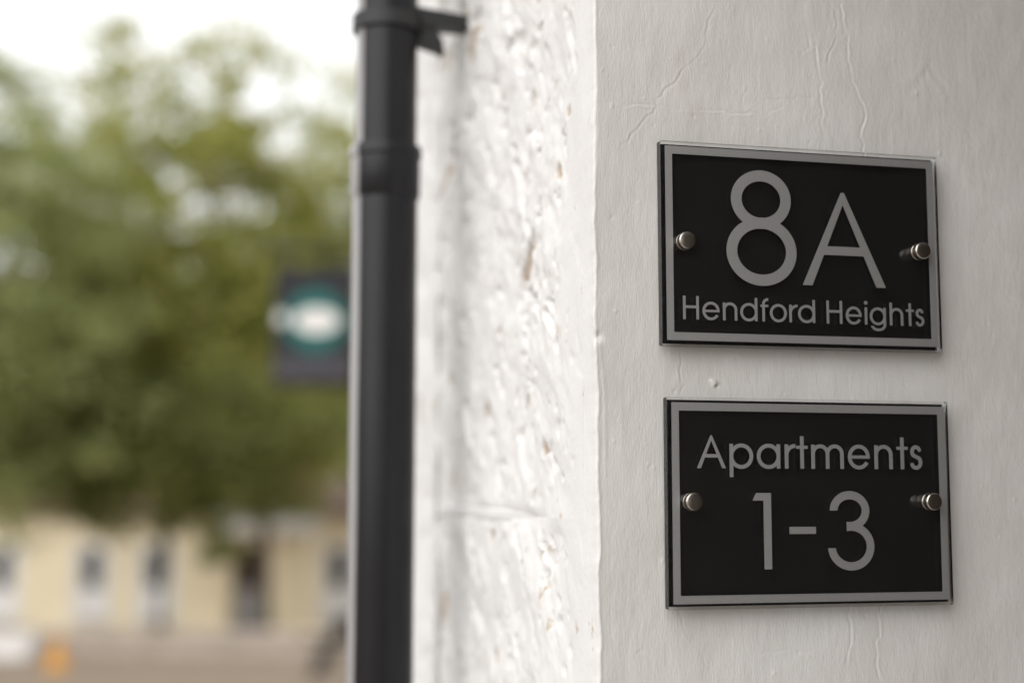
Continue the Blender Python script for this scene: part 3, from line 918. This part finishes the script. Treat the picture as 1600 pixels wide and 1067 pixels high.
def plaque(label, u, v, roll, glyphs):
    p = empty('wall_plaque', O_FRONT + T * u + Vector((0, 0, v)), (0, -roll, TH))
    tag(p, label, 'plaque', 'silver on black plaques screwed to the doorway wall')
    HX, HZ = 0.1117, 0.075
    b = MB()
    b.prism(rounded_rect(HX, HZ, 0.0012, 3), 'Y', 0.0, PT)
    bmesh.ops.recalc_face_normals(b.bm, faces=b.bm.faces[:])
    rim = [e for e in b.bm.edges if abs(e.verts[0].co.y - e.verts[1].co.y) < 1e-7]
    bmesh.ops.bevel(b.bm, geom=rim, offset=0.0004, segments=2, affect='EDGES')
    sheet_ = b.build('clear_sheet', M['acrylic'], p)
    back = MB().box(-0.1097, 0.1097, PT + 0.00006, PT + 0.0010, -0.0732, 0.0732).build('black_panel', M['black'], p)
    fo, fi = rounded_rect(108.1, 71.1, 0.3, 1), rounded_rect(102.7, 65.3, 0.3, 1)
    cut_shape('border', [np.array(fo), np.array(fi[::-1])], -0.00042, -0.00006, M['silver'], p)
    for ch, x0, x1, zb, zx, zc, w, st in glyphs:
        fn = glyph(ch, x0, x1, zb, zx, zc, w)
        mg = 12 if ch in 'pg' else 1.5
        lp = contours(fn, x0 - 1.5, x1 + 1.5, zb - mg, zc + 1.5, st)
        o = cut_shape('numeral' if ch in '1380' else ('dash' if ch == '-' else 'letter'), lp, -0.00042, -0.00006, M['silver'], p)
    for sx in (-0.0942, 0.0938):
        c = MB()
        c.lathe([(0.0063, -0.0001), (0.0064, -0.0011), (0.0061, -0.0016), (0.0055, -0.0017), (0.0055, -0.0023), (0.0061, -0.0024), (0.0063, -0.0029), (0.0063, -0.0074), (0.0057, -0.0082), (0.0054, -0.0083), (0.0020, -0.00832)], (0, 0, 0), 'Y', 48)
        cap = c.build('standoff_cap', M['steel'], p, True, 28)
        cap.location = (sx, 0, 0.0006)
        brl = MB().lathe([(0.0063, 0.0), (0.0063, GAP + 0.0005)], (0, 0, 0), 'Y', 32).build('barrel', M['steel'], cap, True, 30)
        brl.location = (0, PT + 0.00105, 0)
    return p

ST, SB = 0.16, 0.32
L1 = lambda ch, a, b, w=1.95: (ch, a, b, -55.75, -42.75, -38.7, w, ST)
g1 = [('8', -61.4, -6.1, -29.5, 0, 56.5, 8.2, SB), ('A', -1.6, 65.9, -27.7, 0, 42.9, 7.3, SB),
      L1('H', -95.7, -83.6), L1('e', -80.8, -67.7), L1('n', -65.0, -53.9), L1('d', -51.5, -38.1), L1('f', -35.6, -29.5), L1('o', -28.2, -14.9), L1('r', -12.9, -6.3), L1('d', -5.9, 7.7),
      L1('H', 17.0, 29.6), L1('e', 32.5, 45.3), L1('i', 48.0, 49.9), L1('g', 52.1, 65.2), L1('h', 68.5, 79.5), L1('t', 82.0, 88.4), L1('s', 89.8, 96.9)]
L2 = lambda ch, a, b, w=2.75: (ch, a, b, 24.4, 41.9, 47.9, w, ST)
g2 = [L2('A', -89.3, -67.2), L2('p', -64.3, -46.1), L2('a', -43.2, -25.0), L2('r', -21.4, -13.0), L2('t', -12.3, -3.3), L2('m', -0.5, 25.3), L2('e', 28.7, 46.2), L2('n', 50.1, 64.8), L2('t', 68.2, 77.3), L2('s', 79.0, 89.0),
      ('1', -47.2, -32.85, -47.5, 0, 6.8, 5.85, SB), ('-', -18.85, 1.9, -22.55, 0, -17.45, 5, 0.5), ('3', 11.0, 48.2, -49.3, 0, 8.5, 6, SB)]
plaque('upper black wall plaque with silver border reading 8A above smaller lettering', 0.22235, 0.17967, 0.00288, g1)
plaque('lower black wall plaque with silver border reading Apartments 1-3', 0.22531, -0.00733, 0.00071, g2)

# ------------------------------------------------------------------ hanging sign by the road
sg = empty('hanging_sign', (-0.80, 8.0, gz(8.0)))
tag(sg, 'charcoal hanging sign with a teal disc on a post behind the drainpipe', 'sign')
zb_ = -gz(8.0)
MB().lathe([(0.035, -0.1), (0.035, 3.05), (0.045, 3.06), (0.03, 3.11), (0.001, 3.13)], n=20).build('post', M['iron'], sg, True, 40)
MB().tube([(0.0, 0, 2.90 + zb_ - 0.35), (-0.62, 0, 2.90 + zb_ - 0.35)], 0.014, 10).build('arm', M['iron'], sg, True)
bd = MB().box(-0.575, -0.105, -0.02, 0.02, 2.10 + zb_ - 0.35 + 0.0, 2.79 + zb_ - 0.35, 0.006).build('board', M['charcoal'], sg)
sg.location.z = gz(8.0) + 0.35
def disc(name, cx, cz, rx, rz, y, mat, par):
    n = 40
    b = MB()
    b.prism([(cx + rx * math.cos(2 * math.pi * k / n), cz + rz * math.sin(2 * math.pi * k / n)) for k in range(n)], 'Y', y - 0.004, y)
    return b.build(name, mat, par)
zo = zb_ - 0.35
disc('teal_disc', -0.335, 2.475 + zo, 0.18, 0.185, -0.021, M['teal'], bd)
disc('white_emblem', -0.325, 2.475 + zo, 0.130, 0.072, -0.027, M['signwhite'], bd)
disc('white_emblem', -0.530, 2.49 + zo, 0.030, 0.042, -0.022, M['signwhite'], bd)
for k in range(9):
    MB().box(-0.55 + k * 0.048, -0.55 + k * 0.048 + 0.03, -0.026, -0.021, 2.145 + zo, 2.265 + zo).build('lettering_stroke', M['signgrey'], bd)
for x in (-0.50, -0.18):
    MB().tube([(x, 0, 2.78 + zo), (x, 0, 2.90 + zo)], 0.006, 6).build('hanger', M['iron'], sg)

# ------------------------------------------------------------------ cream building across the forecourt
YB = 36.0
cb = empty('cream_building', (-9.0, YB, -2.0))
tag(cb, 'long low cream stone building with white windows beyond the gravel', 'building')
W0, W1, HT = -9.0, 7.2, 2.9        # local x range, wall height
wins = [-5.9, -4.0, -1.70, -0.06, 4.60]
dx0, dx1 = 1.85, 2.80
b = MB()
cuts = sorted([(w - 0.5, w + 0.5, 0.25, 2.15) for w in wins] + [(dx0, dx1, 0.0, 2.15)])
x = W0
for (a, c, z0, z1) in cuts:
    b.box(x, a, 0, 0.35, -0.4, HT)
    b.box(a, c, 0, 0.35, z1, HT)
    if z0 > 0: b.box(a, c, 0, 0.35, -0.4, z0)
    x = c
b.box(x, W1, 0, 0.35, -0.4, HT)
b.box(W0, W0 + 0.3, 0.351, 6.6, -0.4, HT); b.box(W1 - 0.3, W1, 0.351, 6.6, -0.4, HT); b.box(W0, W1, 6.3, 6.65, -0.4, HT - 0.01)
b.build('wall', M['cream'], cb)
for w in wins:
    f = MB()
    f.box(w - 0.5, w - 0.36, -0.03, 0.2, 0.25, 2.15); f.box(w + 0.36, w + 0.5, -0.03, 0.2, 0.25, 2.15); f.box(w - 0.36, w + 0.36, -0.03, 0.2, 2.03, 2.15)
    f.box(w - 0.36, w + 0.36, 0.02, 0.2, 1.62, 1.67); f.box(w - 0.36, w - 0.24, 0.02, 0.2, 1.05, 2.03); f.box(w + 0.24, w + 0.36, 0.02, 0.2, 1.05, 2.03)
    wo_ = f.build('window', M['white'], cb)
    MB().box(w - 0.24, w + 0.24, 0.10, 0.12, 1.05, 2.03).build('pane', M['glass'], wo_)
    MB().box(w - 0.36, w + 0.36, 0.0, 0.14, 0.30, 1.049).build('panel', M['white'], wo_)
    MB().box(w - 0.60, w + 0.60, -0.14, 0.05, 0.17, 0.249, 0.01).build('sill', M['white'], wo_)
d_ = MB().box(dx0 + 0.06, dx1 - 0.06, 0.15, 0.2, 0.0, 1.05).build('door', M['doorgrey'], cb)
MB().box(dx0 + 0.06, dx1 - 0.06, 0.16, 0.19, 1.051, 2.1).build('pane', M['timber'], d_)
MB().box(1.55, 4.12, -0.55, -0.002, 2.42, 2.98, 0.02).build('canopy', M['white'], cb)
for xx in (1.62, 3.85):
    MB().box(xx, xx + 0.2, -0.5, -0.3, 0.0, 2.418, 0.01).build('pier', M['cream'], cb)
rf = MB()
rf.prism([(-0.35, HT + 0.0), (-0.35, HT + 0.1), (3.3, 3.75), (6.95, HT + 0.1), (6.95, HT)], 'X', W0 - 0.2, W1 + 0.2)
roof = rf.build('roof', M['tile'], cb)
ch_ = MB()
ch_.box(-3.75, -2.95, 1.6, 2.3, 3.1, 4.7); ch_.box(-3.82, -2.88, 1.53, 2.37, 4.7, 4.82)
ch_.build('chimney', M['brick'], roof)
ch2 = MB().box(3.0, 3.7, 1.6, 2.2, 3.2, 4.3)
ch2.build('chimney', M['brick'], roof)

# stone house further back, right of the tree
hs_ = empty('stone_house', (-4.6, 56, -2.0))
tag(hs_, 'pale yellow stone house half hidden behind the drainpipe and trees', 'house')
b = MB(); b.prism([(-3.6, 0), (3.6, 0), (3.6, 5.6), (0, 8.0), (-3.6, 5.6)], 'Y', 0, 7); b.build('wall', M['cream'], hs_)
b = MB(); b.prism([(-4.0, 5.45), (0, 8.1), (4.0, 5.45), (4.0, 5.65), (0, 8.35), (-4.0, 5.65)], 'Y', -0.3, 7.3); b.build('roof', M['tile'], hs_)
for wx in (-2.2, 0.6):
    for wz in (0.9, 3.5):
        f = MB(); f.box(wx, wx + 1.1, -0.05, 0.0, wz, wz + 1.4); wo_ = f.build('window', M['white'], hs_)
        MB().box(wx + 0.1, wx + 1.0, -0.08, -0.052, wz + 0.1, wz + 1.3).build('pane', M['glass'], wo_)

# low wall in front of the forecourt
lwp = empty('low_stone_wall', (-6.1, 25.0, gz(25.0)))
tag(lwp, 'low pinkish tan stone wall running in front of the cream building', 'wall')
xx = -2.6
k = 0
while xx < 2.5:
    L = random.uniform(0.36, 0.6)
    for row in range(2):
        o = -0.18 if row else 0.0
        MB().box(xx + o, xx + o + L - 0.012, -0.14 + random.uniform(-.01, .01), 0.14, row * 0.17 - (0.1 if row == 0 else 0), row * 0.17 + 0.163, 0.012).build('stone', M['lowwall'], lwp)
    xx += L
x = -2.7
while x < 2.5:
    MB().box(x, x + 0.79, -0.18, 0.18, 0.336, 0.41, 0.012).build('coping_stone', M['lowwall'], lwp)
    x += 0.8

# white planter at the left, cone, sandwich board
pln = empty('planter_trough', (-8.55, 24.0, gz(24.0)))
tag(pln, 'white trough planter at the far left edge of the forecourt', 'planter')
b = MB(); b.prism([(-0.42, 0), (0.42, 0), (0.5, 0.45), (-0.5, 0.45)], 'Y', -0.2, 0.2); b.build('trough', M['white'], pln)
MB().box(-0.46, 0.46, -0.17, 0.17, 0.451, 0.458).build('soil', M['soil'], pln)
MB().box(-0.53, 0.53, -0.23, -0.2, 0.38, 0.46).build('rim', M['white'], pln)

cn = empty('traffic_cone', (-6.72, 21.0, gz(21.0)))
cn.scale = (1.25, 1.25, 1.1)
tag(cn, 'small orange cone on the brown gravel at lower left', 'cone')
MB().box(-0.15, 0.15, -0.15, 0.15, 0.0, 0.035, 0.008).build('base', M['orange'], cn)
MB().lathe([(0.12, 0.035), (0.105, 0.06), (0.035, 0.40), (0.028, 0.41), (0.02, 0.41)], n=24).build('body', M['orange'], cn, True, 40)

ab = empty('sandwich_board', (-2.30, 20.0, gz(20.0)))
tag(ab, 'dark sandwich board standing edge-on beside the drainpipe, lower left', 'sign')
for s in (-1, 1):
    q = MB()
    q.prism([(s * 0.54, 0.0), (s * 0.36, 0.0), (s * 0.005, 0.70), (s * 0.005, 0.84), (s * 0.10, 0.84)], 'Y', -0.3, 0.3)
    q.build('leaf', M['iron'], ab)
MB().tube([(-0.30, -0.27, 0.33), (0.30, -0.27, 0.33)], 0.01, 6).build('brace', M['iron'], ab)

# ------------------------------------------------------------------ trees
def tree(name, label, base, crown, radii, mat, nclump, nleaf, leaf, seed, limbs=9, cl_r=0.65, extra=()):
    r = np.random.default_rng(seed)
    t = empty(name, base)
    tag(t, label, 'tree', 'trees beyond the road')
    cc = np.array(crown) - np.array(base); rad = np.array(radii)
    trunk = MB()
    h0 = max(1.6, cc[2] - rad[2] * 0.75)
    top = Vector((cc[0] * 0.8, cc[1] * 0.8, cc[2] + rad[2] * 0.45))
    p0, p1 = Vector((0, 0, -0.15)), Vector((cc[0] * 0.15, cc[1] * 0.15, h0))
    trunk.tube([p0, p0.lerp(p1, 0.1), p0.lerp(p1, 0.55) + Vector((0.05, 0, 0)), p1, p1.lerp(top, 0.5), top], [0.19, 0.14, 0.12, 0.10, 0.065, 0.02], 10)
    for k in range(limbs):
        a = 2 * math.pi * k / limbs + r.uniform(-.3, .3)
        s0 = p1.lerp(top, r.uniform(0.0, 0.6))
        e = Vector(cc) + Vector((rad[0] * 0.75 * math.cos(a), rad[1] * 0.75 * math.sin(a), rad[2] * r.uniform(-0.5, 0.7)))
        m_ = s0.lerp(e, 0.5) + Vector((0, 0, -0.2))
        trunk.tube([s0, m_, e], [0.055, 0.035, 0.01], 6)
    trunk.build('trunk', M['bark'], t, True)
    # clump centres, denser towards the outside
    d = r.normal(size=(nclump, 3)); d /= np.linalg.norm(d, axis=1)[:, None]
    rr = r.uniform(0.25, 1.0, nclump) ** 0.55
    wob = 1 + 0.16 * r.normal(size=nclump).clip(-1.2, 1.2)
    C_ = cc + d * (rr * wob)[:, None] * rad
    size = r.uniform(0.6, 1.35, nclump) * cl_r
    for e_ in extra:                                   # low hanging sprays
        C_ = np.vstack([C_, np.array(e_[:3]) - np.array(base)]); size = np.append(size, e_[3])
    nclump = len(C_)
    idx = np.repeat(np.arange(nclump), nleaf)
    n = len(idx)
    dd = r.normal(size=(n, 3)); dd /= np.linalg.norm(dd, axis=1)[:, None]
    P = C_[idx] + dd * (size[idx] * r.uniform(0, 1, n) ** 0.45)[:, None] * np.array([1.1, 1.1, 0.75])
    nrm = dd * 0.6 + r.normal(size=(n, 3)) * 0.7 + np.array([0, 0, 0.5]); nrm /= np.linalg.norm(nrm, axis=1)[:, None]
    a = np.cross(nrm, r.normal(size=(n, 3))); a /= np.linalg.norm(a, axis=1)[:, None]
    b = np.cross(nrm, a)
    s = (leaf * r.uniform(0.6, 1.3, n))[:, None]
    V = np.stack([P - a * s, P + b * s * 0.5 + nrm * s * 0.12, P + a * s, P - b * s * 0.5 + nrm * s * 0.12], 1).reshape(-1, 3)
    Q = np.arange(n * 4).reshape(-1, 4)
    link('crown', mesh_np('crown', V, Q), mat, t)
    return t

tree('street_tree', 'tall yellow-green tree with a slender trunk before the cream building', (-5.35, 31.0, gz(31)), (-7.2, 31.0, 6.5), (3.6, 2.6, 5.2), M['leaf_a'], 330, 95, 0.115, 1)
tree('street_tree', 'grey-green tree leaning into the left edge of the view', (-11.0, 27.0, gz(27)), (-10.1, 27.0, 5.3), (2.5, 2.0, 4.6), M['leaf_b'], 230, 85, 0.11, 12)
tree('street_tree', 'smaller yellowish tree between the hanging sign and the drainpipe', (-3.35, 34.0, gz(34)), (-3.9, 34.0, 6.3), (2.2, 1.9, 4.8), M['leaf_a'], 170, 90, 0.11, 3)
tree('street_tree', 'green tree behind the cream roof at left', (-14.5, 46.0, gz(46)), (-14.0, 46.0, 4.6), (4.4, 3.0, 5.2), M['leaf_b'], 260, 150, 0.12, 4, cl_r=0.9)
tree('street_tree', 'green tree behind the cream roof in the middle', (-9.3, 47.0, gz(47)), (-9.3, 47.0, 4.8), (4.2, 3.0, 5.4), M['leaf_b'], 270, 150, 0.12, 5, cl_r=0.9)
tree('street_tree', 'low spreading dark green tree hiding the middle of the cream roof', (-7.2, 29.0, gz(29)), (-7.3, 29.0, 2.5), (4.4, 1.2, 1.5), M['leaf_c'], 240, 170, 0.085, 6, extra=((-6.1, 29.0, 0.75, 0.5), (-5.9, 29.0, 0.35, 0.42), (-6.2, 29.0, 0.15, 0.3), (-7.1, 29.2, 0.9, 0.5), (-8.6, 29.0, 0.95, 0.4)))

# a belt of far trees closing the view all round the forecourt
def far_belt():
    r = np.random.default_rng(99)
    n = 42000
    x = r.uniform(-70, 60, n)
    top = 4.2 + 1.6 * np.sin(x * 0.31) + 1.1 * np.sin(x * 0.83 + 1) + 0.7 * np.sin(x * 2.1)
    P = np.stack([x, 72 + r.normal(0, 1.6, n), -2.0 + (top + 2.0) * r.uniform(0, 1, n) ** 0.7], -1)
    a = r.normal(size=(n, 3)); a /= np.linalg.norm(a, axis=1)[:, None]
    b = np.cross(a, r.normal(size=(n, 3))); b /= np.linalg.norm(b, axis=1)[:, None]
    s_ = r.uniform(0.18, 0.34, n)[:, None]
    V = np.stack([P - a * s_, P + b * s_ * 0.6, P + a * s_, P - b * s_ * 0.6], 1).reshape(-1, 3)
    o = link('distant_trees', mesh_np('distant_trees', V, np.arange(n * 4).reshape(-1, 4)), M['leaf_c'])
    tag(o, 'far belt of dark green trees on the horizon', 'trees', kind='stuff')
far_belt()
